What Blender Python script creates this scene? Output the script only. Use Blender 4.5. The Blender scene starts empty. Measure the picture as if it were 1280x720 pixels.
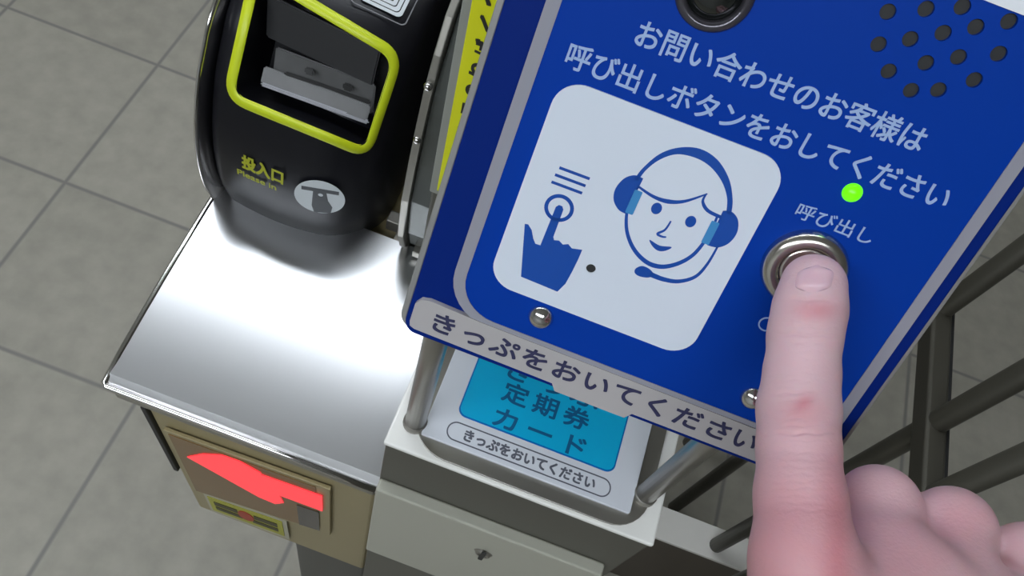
import bpy, bmesh, math, random
import numpy as np
from mathutils import Vector, Matrix
from mathutils.bvhtree import BVHTree
random.seed(4)
scene = bpy.context.scene
COL = scene.collection

# ------------------------------------------------------------------ camera
F_PX = 1053.0
TILT, ROLL, CAM_Z = math.radians(31), math.radians(21), 1.68
cam_d = bpy.data.cameras.new('camera')
cam = bpy.data.objects.new('camera', cam_d)
COL.objects.link(cam)
cam_d.sensor_width = 36.0
cam_d.lens = F_PX / 1280 * 36.0
cam_d.clip_start = 0.01
CR = Matrix.Rotation(TILT, 3, 'X') @ Matrix.Rotation(ROLL, 3, 'Z')
cam.matrix_world = Matrix.Translation((0, 0, CAM_Z)) @ CR.to_4x4()
scene.camera = cam
CAM = Vector((0, 0, CAM_Z))

# ------------------------------------------------------------------ light
scene.view_settings.view_transform = 'Standard'
scene.view_settings.look = 'None'
scene.view_settings.gamma = 1
scene.view_settings.use_curve_mapping = False
scene.view_settings.exposure = 0.0
LAMP_POWER = 12.5
LAMP_COLOR = (0.93, 1.0, 1.07)
w = bpy.data.worlds.new('world')
scene.world = w
w.use_nodes = True
w.node_tree.nodes['Background'].inputs[0].default_value = (0.62, 0.66, 0.72, 1)
w.node_tree.nodes['Background'].inputs[1].default_value = 0.35


# ------------------------------------------------------------------ helpers
def mat(name, color, rough=0.5, metal=0.0, var=0.04, scale=30.0, bump=0.0, bscale=200.0, emit=None,
        emit_s=1.0, coat=0.0, aniso=0.0, stretch=None, spec=0.5, sss=0.0):
    m = bpy.data.materials.new(name)
    m.use_nodes = True
    nt = m.node_tree
    b = nt.nodes['Principled BSDF']
    tc = nt.nodes.new('ShaderNodeTexCoord')
    mp = nt.nodes.new('ShaderNodeMapping')
    nt.links.new(tc.outputs['Object'], mp.inputs['Vector'])
    if stretch:
        mp.inputs['Scale'].default_value = stretch
    no = nt.nodes.new('ShaderNodeTexNoise')
    no.inputs['Scale'].default_value = scale
    no.inputs['Detail'].default_value = 4
    nt.links.new(mp.outputs['Vector'], no.inputs['Vector'])
    mx = nt.nodes.new('ShaderNodeMix')
    mx.data_type = 'RGBA'
    c = Vector(color[:3])
    mx.inputs[6].default_value = (*[max(0, v * (1 - var)) for v in c], 1)
    mx.inputs[7].default_value = (*[min(1, v * (1 + var)) for v in c], 1)
    nt.links.new(no.outputs['Fac'], mx.inputs[0])
    nt.links.new(mx.outputs[2], b.inputs['Base Color'])
    b.inputs['Roughness'].default_value = rough
    b.inputs['Metallic'].default_value = metal
    b.inputs['Specular IOR Level'].default_value = spec
    b.inputs['Coat Weight'].default_value = coat
    b.inputs['Anisotropic'].default_value = aniso
    if sss:
        b.inputs['Subsurface Weight'].default_value = sss
        b.inputs['Subsurface Radius'].default_value = (0.006, 0.002, 0.001)
        b.inputs['Subsurface Scale'].default_value = 1.0
    if bump:
        n2 = nt.nodes.new('ShaderNodeTexNoise')
        n2.inputs['Scale'].default_value = bscale
        n2.inputs['Detail'].default_value = 3
        nt.links.new(mp.outputs['Vector'], n2.inputs['Vector'])
        bp = nt.nodes.new('ShaderNodeBump')
        bp.inputs['Strength'].default_value = bump
        bp.inputs['Distance'].default_value = 0.001
        nt.links.new(n2.outputs['Fac'], bp.inputs['Height'])
        nt.links.new(bp.outputs['Normal'], b.inputs['Normal'])
    if emit:
        b.inputs['Emission Color'].default_value = (*emit, 1)
        b.inputs['Emission Strength'].default_value = emit_s
    return m


def sr(r, g, b):
    f = lambda v: (v / 255 / 12.92) if v / 255 <= 0.04045 else ((v / 255 + 0.055) / 1.055) ** 2.4
    return (f(r), f(g), f(b))


M = {}
M['steel'] = mat('brushed_steel', (0.74, 0.745, 0.76), 0.29, 1.0, 0.02, 8, stretch=(0.15, 3, 3))
M['steel_dull'] = mat('dull_steel', (0.36, 0.345, 0.31), 0.42, 0.85, 0.05, 20, 0.05, 80)
M['post'] = mat('satin_post_steel', (0.40, 0.385, 0.36), 0.32, 1.0, 0.03)
M['chrome'] = mat('chrome', (0.72, 0.70, 0.68), 0.14, 1.0, 0.02)
M['button_steel'] = mat('button_steel', (0.66, 0.62, 0.56), 0.22, 1.0, 0.04)
M['black'] = mat('black_plastic', (0.007, 0.007, 0.010), 0.36, 0.0, 0.2, 40, 0.03, 300, spec=0.3)
M['black_gloss'] = mat('black_gloss_plastic', (0.008, 0.008, 0.009), 0.12)
M['dark'] = mat('dark_rubber', (0.02, 0.02, 0.02), 0.6)
M['slot'] = mat('slot_grey_plastic', (0.06, 0.06, 0.06), 0.35, 0, 0.3, 60)
M['slot_lip'] = mat('slot_lip_plastic', (0.30, 0.30, 0.33), 0.4)
M['slot_in'] = mat('slot_hood_plastic', (0.02, 0.02, 0.022), 0.3)
M['yellow'] = mat('yellow_outline_paint', sr(200, 214, 30), 0.4)
M['yellow_sign'] = mat('yellow_sign_paint', sr(232, 234, 24), 0.45)
M['yellow_dim'] = mat('yellow_lettering', sr(168, 172, 30), 0.5)
M['white_print'] = mat('white_print', (0.62, 0.66, 0.68), 0.5)
M['blue'] = mat('blue_panel_face', sr(0, 56, 158), 0.42, 0, 0.03, 12, spec=0.12)
M['navy'] = mat('navy_panel_rim', sr(0, 34, 116), 0.45, 0, 0.03, 12, spec=0.12)
M['blue_ink'] = mat('blue_ink', sr(0, 72, 165), 0.4)
M['cyan_ink'] = mat('pale_blue_ink', sr(62, 140, 200), 0.4)
M['grey_ink'] = mat('silver_grey_ink', sr(150, 150, 160), 0.4)
M['letter'] = mat('pale_blue_lettering', sr(160, 185, 225), 0.5)
M['card'] = mat('white_card', sr(218, 226, 238), 0.4, 0, 0.01)
M['strip'] = mat('grey_label_strip', sr(176, 172, 172), 0.45)
M['strip_ink'] = mat('dark_navy_ink', sr(45, 46, 82), 0.5)
M['lens'] = mat('lens_glass', (0.006, 0.008, 0.007), 0.06, 0, coat=1.0)
M['led'] = mat('green_lamp', sr(90, 235, 10), 0.3, emit=sr(110, 255, 10), emit_s=0.85)
M['board'] = mat('white_reader_board', sr(222, 226, 234), 0.2, coat=0.4, var=0.01)
M['cyan'] = mat('cyan_label', sr(10, 178, 226), 0.35, var=0.02)
M['cyan_edge'] = mat('blue_label_edge', sr(0, 112, 190), 0.35)
M['cyan_ink2'] = mat('dark_blue_lettering', sr(10, 92, 140), 0.5)
M['pill_ink'] = mat('grey_lettering', sr(95, 98, 110), 0.5)
M['beige'] = mat('beige_painted_steel', sr(172, 171, 158), 0.42, 0, 0.03, 10)
M['ped_top'] = mat('reflection_white_top', sr(244, 243, 238), 0.3, 0, 0.01, coat=0.3)  # white colour stands in for lamp reflection on the stainless top
M['ped_side'] = mat('shade_grey_steel', sr(84, 82, 74), 0.4, 0.2, 0.05, 10)  # dark grey has the recess shade of the cabinet front painted in
M['bronze'] = mat('bronze_painted_steel', sr(156, 143, 106), 0.4, 0.15, 0.06, 12)
M['body'] = mat('gate_body_steel', sr(84, 83, 80), 0.4, 0.4, 0.05, 10)
M['window'] = mat('glow_brown_window', sr(120, 88, 40), 0.45, 0, 0.08, 25, coat=0.4)  # brown is the arrow's glow, put into the window colour
M['window_dark'] = mat('dark_display_end', sr(60, 52, 48), 0.2)
M['arrow'] = mat('red_arrow_lamp', sr(230, 40, 40), 0.4, emit=sr(226, 62, 72), emit_s=0.95)
M['fence'] = mat('dark_painted_fence_steel', sr(84, 81, 72), 0.42, 0.35, 0.06, 12)
M['plate'] = mat('white_base_plate', sr(225, 222, 215), 0.4)
M['base_side'] = mat('brown_base_side', sr(88, 80, 70), 0.5)
M['red'] = mat('red_ink', sr(170, 60, 40), 0.5)
M['wall'] = mat('pale_wall_panel', (0.55, 0.55, 0.53), 0.5, 0, 0.03, 3)
M['ceiling'] = mat('white_ceiling_panel', (0.62, 0.62, 0.62), 0.7, 0, 0.03, 3)
M['lamp'] = mat('lamp_diffuser', (0.9, 0.9, 0.9), 0.5, emit=LAMP_COLOR, emit_s=LAMP_POWER)
M['lamp_frame'] = mat('lamp_frame_white', (0.7, 0.7, 0.7), 0.4)
M['spot_lamp'] = mat('downlight_lamp', (0.9, 0.9, 0.9), 0.5, emit=(1, 0.99, 0.97), emit_s=60)
M['nail'] = mat('fingernail', sr(208, 170, 178), 0.28, 0, 0.04, 200, sss=0.2)


def link(name, me, m, parent=None, mw=None, smooth=False):
    o = bpy.data.objects.new(name, me)
    COL.objects.link(o)
    if m is not None:
        me.materials.clear()
        me.materials.append(m)
    if smooth:
        for p in me.polygons:
            p.use_smooth = True
    if mw is not None:
        o.matrix_world = mw
    if parent is not None:
        o.parent = parent
    return o


def tag(o, label, cat, group=None):
    o['label'] = label
    o['category'] = cat
    if group:
        o['group'] = group
    return o


def thing(name, label, cat, mw=None, loc=(0, 0, 0), group=None):
    o = bpy.data.objects.new(name, None)
    o.empty_display_size = 0.05
    COL.objects.link(o)
    o.matrix_world = mw if mw is not None else Matrix.Translation(loc)
    return tag(o, label, cat, group)


def bm_mesh(bm, name):
    bmesh.ops.recalc_face_normals(bm, faces=bm.faces)
    me = bpy.data.meshes.new(name)
    bm.to_mesh(me)
    bm.free()
    return me


def add_box(bm, a, b, bev=0.0, seg=3):
    """axis-aligned box from corner a to corner b, bevelled"""
    t = bmesh.new()
    bmesh.ops.create_cube(t, size=1)
    for v in t.verts:
        v.co = Vector([(a[i] + b[i]) / 2 + v.co[i] * (b[i] - a[i]) for i in range(3)])
    if bev:
        bmesh.ops.bevel(t, geom=list(t.edges), offset=bev, segments=seg, affect='EDGES', profile=0.5)
    me = bpy.data.meshes.new('t')
    t.to_mesh(me)
    t.free()
    bm.from_mesh(me)
    bpy.data.meshes.remove(me)


def box(name, a, b, m, parent=None, bev=0.0, smooth=False):
    bm = bmesh.new()
    add_box(bm, a, b, bev)
    return link(name, bm_mesh(bm, name), m, parent, smooth=smooth)


def add_prism(bm, poly, fn, d0, d1, bev=0.0):
    """polygon (2D) between depths d0 and d1; fn(a, b, d) gives the point"""
    v0 = [bm.verts.new(fn(p[0], p[1], d0)) for p in poly]
    v1 = [bm.verts.new(fn(p[0], p[1], d1)) for p in poly]
    n = len(poly)
    fs = [bm.faces.new(v0), bm.faces.new(v1[::-1])]
    for i in range(n):
        fs.append(bm.faces.new((v0[i], v1[i], v1[(i + 1) % n], v0[(i + 1) % n])))
    if bev:
        eds = list({e for f in fs[:2] for e in f.edges})
        bmesh.ops.bevel(bm, geom=eds, offset=bev, segments=3, affect='EDGES', profile=0.5)


def rrect(x0, x1, y0, y1, r, n=8, rs=None):
    """rounded rectangle; rs = radii BL, BR, TR, TL"""
    rs = rs or (r, r, r, r)
    out = []
    for (cx, cy, a0), q in zip(((x0, y0, 180), (x1, y0, 270), (x1, y1, 0), (x0, y1, 90)), rs):
        sx = 1 if cx == x0 else -1
        sy = 1 if cy == y0 else -1
        if q <= 0:
            out.append((cx, cy))
            continue
        for k in range(n + 1):
            a = math.radians(a0 + 90 * k / n)
            out.append((cx + sx * q + q * math.cos(a), cy + sy * q + q * math.sin(a)))
    return out


def circle(cx, cy, r, n=32, ry=None):
    ry = ry or r
    return [(cx + r * math.cos(2 * math.pi * k / n), cy + ry * math.sin(2 * math.pi * k / n)) for k in range(n)]


def smooth_line(pts, n=8, closed=False):
    P = [Vector((p[0], p[1])) for p in pts]
    out = []
    N = len(P)
    rng = range(N if closed else N - 1)
    for i in rng:
        if closed:
            p0, p1, p2, p3 = P[(i - 1) % N], P[i], P[(i + 1) % N], P[(i + 2) % N]
        else:
            p0, p1, p2, p3 = P[max(i - 1, 0)], P[i], P[i + 1], P[min(i + 2, N - 1)]
        for k in range(n):
            t = k / n
            out.append(tuple(0.5 * ((2 * p1) + (p2 - p0) * t + (2 * p0 - 5 * p1 + 4 * p2 - p3) * t * t
                                    + (3 * p1 - p0 - 3 * p2 + p3) * t ** 3)))
    if not closed:
        out.append(tuple(P[-1]))
    return out


def stroke(pts, w0, w1=None, wm=None):
    """outline of an open line with a width that varies from w0 over wm to w1"""
    w1 = w0 if w1 is None else w1
    wm = (w0 + w1) / 2 if wm is None else wm
    L, Rr = [], []
    n = len(pts)
    for i, p in enumerate(pts):
        a = Vector(pts[max(i - 1, 0)])
        b = Vector(pts[min(i + 1, n - 1)])
        d = (b - a).normalized()
        nn = Vector((-d.y, d.x))
        t = i / (n - 1)
        wd = (w0 * (1 - 2 * t) + wm * 2 * t) if t < 0.5 else (wm * (2 - 2 * t) + w1 * (2 * t - 1))
        L.append(tuple(Vector(p) + nn * wd / 2))
        Rr.append(tuple(Vector(p) - nn * wd / 2))
    return L + Rr[::-1]


MM = 0.001


def plate_mesh(name, loops, d0, d1, bev=0.0, unit=MM, split=False):
    """flat plate with holes (loops in mm) from depth d0 to d1; even-odd filled"""
    c = bpy.data.curves.new(name, 'CURVE')
    c.dimensions = '2D'
    c.fill_mode = 'BOTH'
    for lp in loops:
        s = c.splines.new('POLY')
        s.points.add(len(lp) - 1)
        for i, p in enumerate(lp):
            s.points[i].co = (p[0] * unit, p[1] * unit, 0, 1)
        s.use_cyclic_u = True
    th = abs(d1 - d0) * unit
    c.extrude = max(th / 2 - bev * unit, 0)
    c.bevel_depth = bev * unit
    c.bevel_resolution = 2
    c.offset = -bev * unit
    o = bpy.data.objects.new(name, c)
    COL.objects.link(o)
    bpy.context.view_layer.update()
    me = bpy.data.meshes.new_from_object(o.evaluated_get(bpy.context.evaluated_depsgraph_get()))
    bpy.data.objects.remove(o)
    bpy.data.curves.remove(c)
    me.name = name
    me.transform(Matrix.Translation((0, 0, (d0 + d1) / 2 * unit)))
    return me


def plate(name, loops, d0, d1, m, parent, bev=0.0, mw=None):
    me = plate_mesh(name, loops, d0, d1, bev)
    o = link(name, me, m)
    place(o, parent, mw)
    return o


def place(o, parent, mw=None):
    """put local geometry in the parent's frame (or in mw, relative to the parent)"""
    o.parent = parent
    o.matrix_local = mw if mw is not None else Matrix.Identity(4)


def text_mesh(body, width, height, bold=0.0, depth=0.15, spacing=1.0):
    """lettering centred on the origin, scaled to width x height (mm)"""
    c = bpy.data.curves.new('lettering', 'FONT')
    c.body = body
    c.size = 1.0
    c.space_character = spacing
    c.fill_mode = 'BOTH'
    c.extrude = 0.5
    o = bpy.data.objects.new('lettering', c)
    COL.objects.link(o)
    bpy.context.view_layer.update()
    me = bpy.data.meshes.new_from_object(o.evaluated_get(bpy.context.evaluated_depsgraph_get()))
    bpy.data.objects.remove(o)
    bpy.data.curves.remove(c)
    co = np.empty(len(me.vertices) * 3, np.float32)
    me.vertices.foreach_get('co', co)
    co = co.reshape(-1, 3)
    lo, hi = co.min(0), co.max(0)
    ce = (lo + hi) / 2
    sx = width / (hi[0] - lo[0])
    sy = height / (hi[1] - lo[1])
    co = (co - ce) * np.array([sx * MM, sy * MM, depth * MM])
    me.vertices.foreach_set('co', co.astype(np.float32).ravel())
    me.update()
    if bold:
        bm = bmesh.new()
        k = bold * height * MM * 1.2
        for i, (dx, dy) in enumerate(((-k, -k), (k, -k), (-k, k), (k, k))):
            m2 = me.copy()
            m2.transform(Matrix.Translation((dx, dy, 2e-6 * i)))
            bm.from_mesh(m2)
            bpy.data.meshes.remove(m2)
        bm.to_mesh(me)
        bm.free()
    me.name = 'lettering'
    return me


def text(body, u, v, n, width, height, m, parent, bold=0.01, rot=0.0, name='lettering', mw=None, spacing=1.0):
    o = link(name, text_mesh(body, width, height, bold, spacing=spacing), m)
    base = mw if mw is not None else Matrix.Identity(4)
    place(o, parent, base @ Matrix.Translation((u * MM, v * MM, n * MM)) @ Matrix.Rotation(math.radians(rot), 4, 'Z'))
    return o


def lathe_mesh(name, prof, n=48, centre=(0, 0, 0)):
    """profile of (radius, height) in mm, turned about z"""
    bm = bmesh.new()
    rings = []
    for r, h in prof:
        if r < 1e-6:
            rings.append([bm.verts.new((centre[0] * MM, centre[1] * MM, (centre[2] + h) * MM))])
        else:
            rings.append([bm.verts.new(((centre[0] + r * math.cos(2 * math.pi * k / n)) * MM,
                                        (centre[1] + r * math.sin(2 * math.pi * k / n)) * MM,
                                        (centre[2] + h) * MM)) for k in range(n)])
    for a, b in zip(rings, rings[1:]):
        for k in range(n):
            k2 = (k + 1) % n
            if len(a) == 1:
                bm.faces.new((a[0], b[k], b[k2]))
            elif len(b) == 1:
                bm.faces.new((a[k], b[0], a[k2]))
            else:
                bm.faces.new((a[k], b[k], b[k2], a[k2]))
    return bm_mesh(bm, name)


def lathe(name, prof, m, parent, centre=(0, 0, 0), n=48):
    o = link(name, lathe_mesh(name, prof, n, centre), m, smooth=True)
    place(o, parent)
    return o


def tube_mesh(name, pts, r, n=16, closed=False):
    bm = bmesh.new()
    P = [Vector(p) for p in pts]
    N = len(P)
    rings = []
    up = None
    for i in range(N):
        if closed:
            d = (P[(i + 1) % N] - P[(i - 1) % N]).normalized()
        else:
            d = (P[min(i + 1, N - 1)] - P[max(i - 1, 0)]).normalized()
        if up is None:
            up = d.orthogonal().normalized()
        up = (up - d * up.dot(d)).normalized()
        s = d.cross(up)
        rings.append([bm.verts.new(P[i] + (up * math.cos(2 * math.pi * k / n) + s * math.sin(2 * math.pi * k / n)) * r)
                      for k in range(n)])
    for i in range(N if closed else N - 1):
        a, b = rings[i], rings[(i + 1) % N]
        sh = 0
        if closed and i == N - 1:
            sh = min(range(n), key=lambda s: (a[0].co - b[s].co).length)
        for k in range(n):
            bm.faces.new((a[k], a[(k + 1) % n], b[(k + 1 + sh) % n], b[(k + sh) % n]))
    if not closed:
        bm.faces.new(rings[0])
        bm.faces.new(rings[-1][::-1])
    return bm_mesh(bm, name)


def ray_dir(px, py):
    return (CR @ Vector(((px - 640) / F_PX, -(py - 360) / F_PX, -1.0)))


def bvh_of(o):
    bm = bmesh.new()
    bm.from_mesh(o.data)
    bm.transform(o.matrix_world)
    t = BVHTree.FromBMesh(bm)
    bm.free()
    return t


# ------------------------------------------------------------------ setting
def floor_material():
    m = bpy.data.materials.new('grey_floor_tiles')
    m.use_nodes = True
    nt = m.node_tree
    N, Lk = nt.nodes.new, nt.links.new
    b = nt.nodes['Principled BSDF']
    tc = N('ShaderNodeTexCoord')
    sep = N('ShaderNodeSeparateXYZ')
    Lk(tc.outputs['Object'], sep.inputs[0])
    ds, cells = [], []
    for ax, off, per in (('X', -1.014, 0.398), ('Y', 0.849, 0.394)):
        s = N('ShaderNodeMath'); s.operation = 'SUBTRACT'
        Lk(sep.outputs[ax], s.inputs[0]); s.inputs[1].default_value = off - 20 * per
        d = N('ShaderNodeMath'); d.operation = 'DIVIDE'
        Lk(s.outputs[0], d.inputs[0]); d.inputs[1].default_value = per
        f = N('ShaderNodeMath'); f.operation = 'FRACT'
        Lk(d.outputs[0], f.inputs[0])
        fl = N('ShaderNodeMath'); fl.operation = 'FLOOR'
        Lk(d.outputs[0], fl.inputs[0])
        cells.append(fl)
        c = N('ShaderNodeMath'); c.operation = 'SUBTRACT'
        Lk(f.outputs[0], c.inputs[0]); c.inputs[1].default_value = 0.5
        a = N('ShaderNodeMath'); a.operation = 'ABSOLUTE'
        Lk(c.outputs[0], a.inputs[0])
        ds.append(a)
    mxd = N('ShaderNodeMath'); mxd.operation = 'MAXIMUM'
    Lk(ds[0].outputs[0], mxd.inputs[0]); Lk(ds[1].outputs[0], mxd.inputs[1])
    g = N('ShaderNodeMapRange')
    g.inputs['From Min'].default_value = 0.4840
    g.inputs['From Max'].default_value = 0.4960
    Lk(mxd.outputs[0], g.inputs['Value'])
    cmb = N('ShaderNodeCombineXYZ')
    Lk(cells[0].outputs[0], cmb.inputs[0]); Lk(cells[1].outputs[0], cmb.inputs[1])
    wn = N('ShaderNodeTexWhiteNoise')
    Lk(cmb.outputs[0], wn.inputs['Vector'])
    no = N('ShaderNodeTexNoise')
    no.inputs['Scale'].default_value = 22; no.inputs['Detail'].default_value = 8
    Lk(tc.outputs['Object'], no.inputs['Vector'])
    no2 = N('ShaderNodeTexNoise')
    no2.inputs['Scale'].default_value = 3; no2.inputs['Detail'].default_value = 3
    Lk(tc.outputs['Object'], no2.inputs['Vector'])
    r = N('ShaderNodeValToRGB')
    r.color_ramp.elements[0].position = 0.3
    r.color_ramp.elements[1].position = 0.75
    r.color_ramp.elements[0].color = (*sr(158, 154, 142), 1)
    r.color_ramp.elements[1].color = (*sr(174, 169, 156), 1)
    Lk(no.outputs['Fac'], r.inputs[0])
    h = N('ShaderNodeHueSaturation')
    v = N('ShaderNodeMapRange')
    v.inputs['To Min'].default_value = 0.95; v.inputs['To Max'].default_value = 1.05
    Lk(wn.outputs['Value'], v.inputs['Value'])
    Lk(v.outputs[0], h.inputs['Value'])
    Lk(r.outputs[0], h.inputs['Color'])
    h2 = N('ShaderNodeHueSaturation')
    v2 = N('ShaderNodeMapRange')
    v2.inputs['To Min'].default_value = 0.9; v2.inputs['To Max'].default_value = 1.1
    Lk(no2.outputs['Fac'], v2.inputs['Value']); Lk(v2.outputs[0], h2.inputs['Value'])
    Lk(h.outputs[0], h2.inputs['Color'])
    mx = N('ShaderNodeMix'); mx.data_type = 'RGBA'
    Lk(g.outputs[0], mx.inputs[0])
    Lk(h2.outputs[0], mx.inputs[6])
    mx.inputs[7].default_value = (*sr(130, 128, 123), 1)
    Lk(mx.outputs[2], b.inputs['Base Color'])
    b.inputs['Roughness'].default_value = 0.55
    bp = N('ShaderNodeBump'); bp.inputs['Strength'].default_value = 0.3
    bp.inputs['Distance'].default_value = 0.001
    bp.invert = True
    Lk(g.outputs[0], bp.inputs['Height'])
    Lk(bp.outputs[0], b.inputs['Normal'])
    return m


X0, X1, Y0, Y1, HC = -3.6, 3.8, -2.6, 5.0, 2.8


def structure(o):
    o['kind'] = 'structure'
    return o


structure(box('floor', (X0, Y0, -0.1), (X1, Y1, 0), floor_material()))
structure(box('ceiling', (X0, Y0, HC), (X1, Y1, HC + 0.1), M['ceiling']))
structure(box('wall_left', (X0 - 0.1, Y0, 0), (X0, Y1, HC), M['wall']))
structure(box('wall_right', (X1, Y0, 0), (X1 + 0.1, Y1, HC), M['wall']))
structure(box('wall_back', (X0, Y1, 0), (X1, Y1 + 0.1, HC), M['wall']))
structure(box('wall_front', (X0, Y0 - 0.1, 0), (X1, Y0, HC), M['wall']))


# long unseen lamps along x, added as light source and for the cover's reflection
def added_ceiling_lamp(cx, cy, lx, ly, label):
    t = thing('added_ceiling_lamp', label, 'lamp', loc=(cx, cy, HC))
    bm = bmesh.new()
    for a, b in (((-lx / 2 - .03, -ly / 2 - .03, -.03), (lx / 2 + .03, -ly / 2, 0)),
                 ((-lx / 2 - .03, ly / 2, -.03), (lx / 2 + .03, ly / 2 + .03, 0)),
                 ((-lx / 2 - .03, -ly / 2, -.03), (-lx / 2, ly / 2, 0)),
                 ((lx / 2, -ly / 2, -.03), (lx / 2 + .03, ly / 2, 0))):
        add_box(bm, a, b, 0.004, 1)
    link('frame', bm_mesh(bm, 'frame'), M['lamp_frame'], t)
    box('diffuser', (-lx / 2, -ly / 2, -.02), (lx / 2, ly / 2, -.005), M['lamp'], t)


added_ceiling_lamp(-0.9, 0.90, 2.4, 0.20, 'unseen long white ceiling lamp, added as light source over the ticket gate')
added_ceiling_lamp(-0.9, 3.9, 2.4, 0.34, 'unseen long white ceiling lamp, added as light source beyond the ticket gate')
added_ceiling_lamp(-0.6, -1.1, 2.4, 0.42, 'unseen long white ceiling lamp, added as light source behind the person')


# ------------------------------------------------------------------ ticket gate
gate = thing('ticket_gate', 'stainless automatic ticket gate with black ticket slot head and red arrow on its end',
             'ticket gate', loc=(-0.15, 0.6, 0))


def wp(name, me_or_bm, m, parent, smooth=False):
    """link world-space geometry under a parent that stands elsewhere"""
    me = bm_mesh(me_or_bm, name) if isinstance(me_or_bm, bmesh.types.BMesh) else me_or_bm
    o = link(name, me, m, smooth=smooth)
    o.parent = parent
    bpy.context.view_layer.update()
    o.matrix_parent_inverse = parent.matrix_world.inverted()
    return o


def wbox(name, a, b, m, parent, bev=0.0, smooth=False):
    bm = bmesh.new()
    add_box(bm, a, b, bev)
    return wp(name, bm, m, parent, smooth)


# lower body and display head
wbox('body', (-0.148, 0.215, 0.0), (-0.046, 1.75, 0.70), M['body'], gate, 0.006)
wbox('display_housing', (-0.240, 0.182, 0.69), (-0.042, 1.75, 1.028), M['bronze'], gate, 0.004)
wbox('side_seal', (-0.2445, 0.1795, 0.83), (-0.2395, 1.70, 1.00), M['dark'], gate, 0.001)

# curved stainless cover: profile in yz
prof = []
for k in range(25):
    t = k / 24
    y = 0.177 + t * 0.20
    prof.append([y, 0.0])
zz = 1.0575
for k in range(24, -1, -1):
    prof[k][1] = zz
    zz -= 0.20 / 24 * math.tan(math.radians(3.5 + 6.0 * (1 - (k - 0.5) / 24) ** 1.6))
prof = [tuple(p) for p in prof]
bm = bmesh.new()
outline = [(0.177, 1.022), (0.177, 1.0305), (0.1774, 1.0325), (0.1786, 1.0335)] + prof[1:] + [(0.377, 1.022)]
NX = 14
rows = [[bm.verts.new((-0.266 + 0.226 * i / NX, y, z)) for (y, z) in outline] for i in range(NX + 1)]
m_ = len(outline)
for i in range(NX):
    for k in range(m_):
        bm.faces.new((rows[i][k], rows[i + 1][k], rows[i + 1][(k + 1) % m_], rows[i][(k + 1) % m_]))
bm.faces.new(rows[0])
bm.faces.new(rows[-1][::-1])
cover = wp('steel_cover', bm, M['steel'], gate, True)
cover.data.set_sharp_from_angle(angle=math.radians(18))
# rolled rim along the left and front edges
rim = [(-0.2655, p[0], p[1] - 0.0012) for p in prof[24:2:-3]] + [(-0.2655, 0.1785, 1.0345)]
wp('cover_rim', tube_mesh('cover_rim', rim + [(-0.2630, 0.1765, 1.0335), (-0.15, 0.1765, 1.0335), (-0.042, 0.1765, 1.0335)], 0.0026), M['chrome'], gate, True)
wbox('cover_lip', (-0.262, 0.178, 1.008), (-0.043, 0.20, 1.024), M['steel_dull'], gate, 0.002)

# display on the end face
fr = lambda a, b, d: (a, d, b)
bm = bmesh.new()
add_prism(bm, [(-0.229, 0.968), (-0.080, 0.980), (-0.080, 0.818), (-0.229, 0.786)], fr, 0.1775, 0.181, 0.0006)
win_frame = wp('display_frame', bm, M['bronze'], gate)
bm = bmesh.new()
add_prism(bm, [(-0.225, 0.963), (-0.0925, 0.974), (-0.0925, 0.824), (-0.225, 0.791)], fr, 0.1768, 0.180)
win = wp('display_window', bm, M['window'], gate)
bm = bmesh.new()
add_prism(bm, [(-0.112, 0.893), (-0.0905, 0.896), (-0.0905, 0.826), (-0.112, 0.820)], fr, 0.1762, 0.1767)
wp('window_end', bm, M['window_dark'], gate)
arrow_pts = [(-0.215, 0.916), (-0.196, 0.946), (-0.176, 0.966), (-0.160, 0.968), (-0.142, 0.957), (-0.142, 0.952), (-0.0865, 0.958),
             (-0.0865, 0.908), (-0.128, 0.906), (-0.125, 0.884), (-0.134, 0.868), (-0.150, 0.870), (-0.170, 0.884), (-0.195, 0.902)]
bm = bmesh.new()
add_prism(bm, arrow_pts, fr, 0.1757, 0.1767)
wp('arrow_lamp', bm, M['arrow'], gate)
# warning sticker
bm = bmesh.new()
add_prism(bm, [(-0.220, 0.783), (-0.128, 0.797), (-0.128, 0.716), (-0.220, 0.712)], fr, 0.1790, 0.1802)
stk = wp('sticker_backing', bm, mat('pale_backing', sr(176, 172, 152), 0.4), gate)
bm = bmesh.new()
add_prism(bm, [(-0.216, 0.776), (-0.133, 0.790), (-0.133, 0.727), (-0.216, 0.722)], fr, 0.1782, 0.1789)
stk = wp('warning_sticker', bm, mat('dull_yellow', sr(170, 168, 60), 0.5), gate)
bm = bmesh.new()
for a, b, c_, d_ in ((-0.210, -0.184, 0.752, 0.766), (-0.210, -0.180, 0.735, 0.747), (-0.165, -0.139, 0.757, 0.772), (-0.168, -0.139, 0.739, 0.751)):
    add_prism(bm, [(a, c_), (b, c_ + 0.003), (b, d_ + 0.003), (a, d_)], fr, 0.1776, 0.1782)
wp('sticker_mark', bm, mat('dull_black', sr(66, 62, 30), 0.5), gate)
bm = bmesh.new()
add_prism(bm, circle(-0.1745, 0.757, 0.009, 20, 0.017), fr, 0.1774, 0.1781)
wp('sticker_dot', bm, M['red'], gate)

# moulded black ticket head
prof_z = [(1.045, 0.362), (1.06, 0.358), (1.089, 0.351), (1.122, 0.350), (1.150, 0.354), (1.175, 0.362), (1.195, 0.371),
          (1.212, 0.383), (1.226, 0.394), (1.238, 0.410), (1.248, 0.432), (1.254, 0.462), (1.257, 0.50)]


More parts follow.
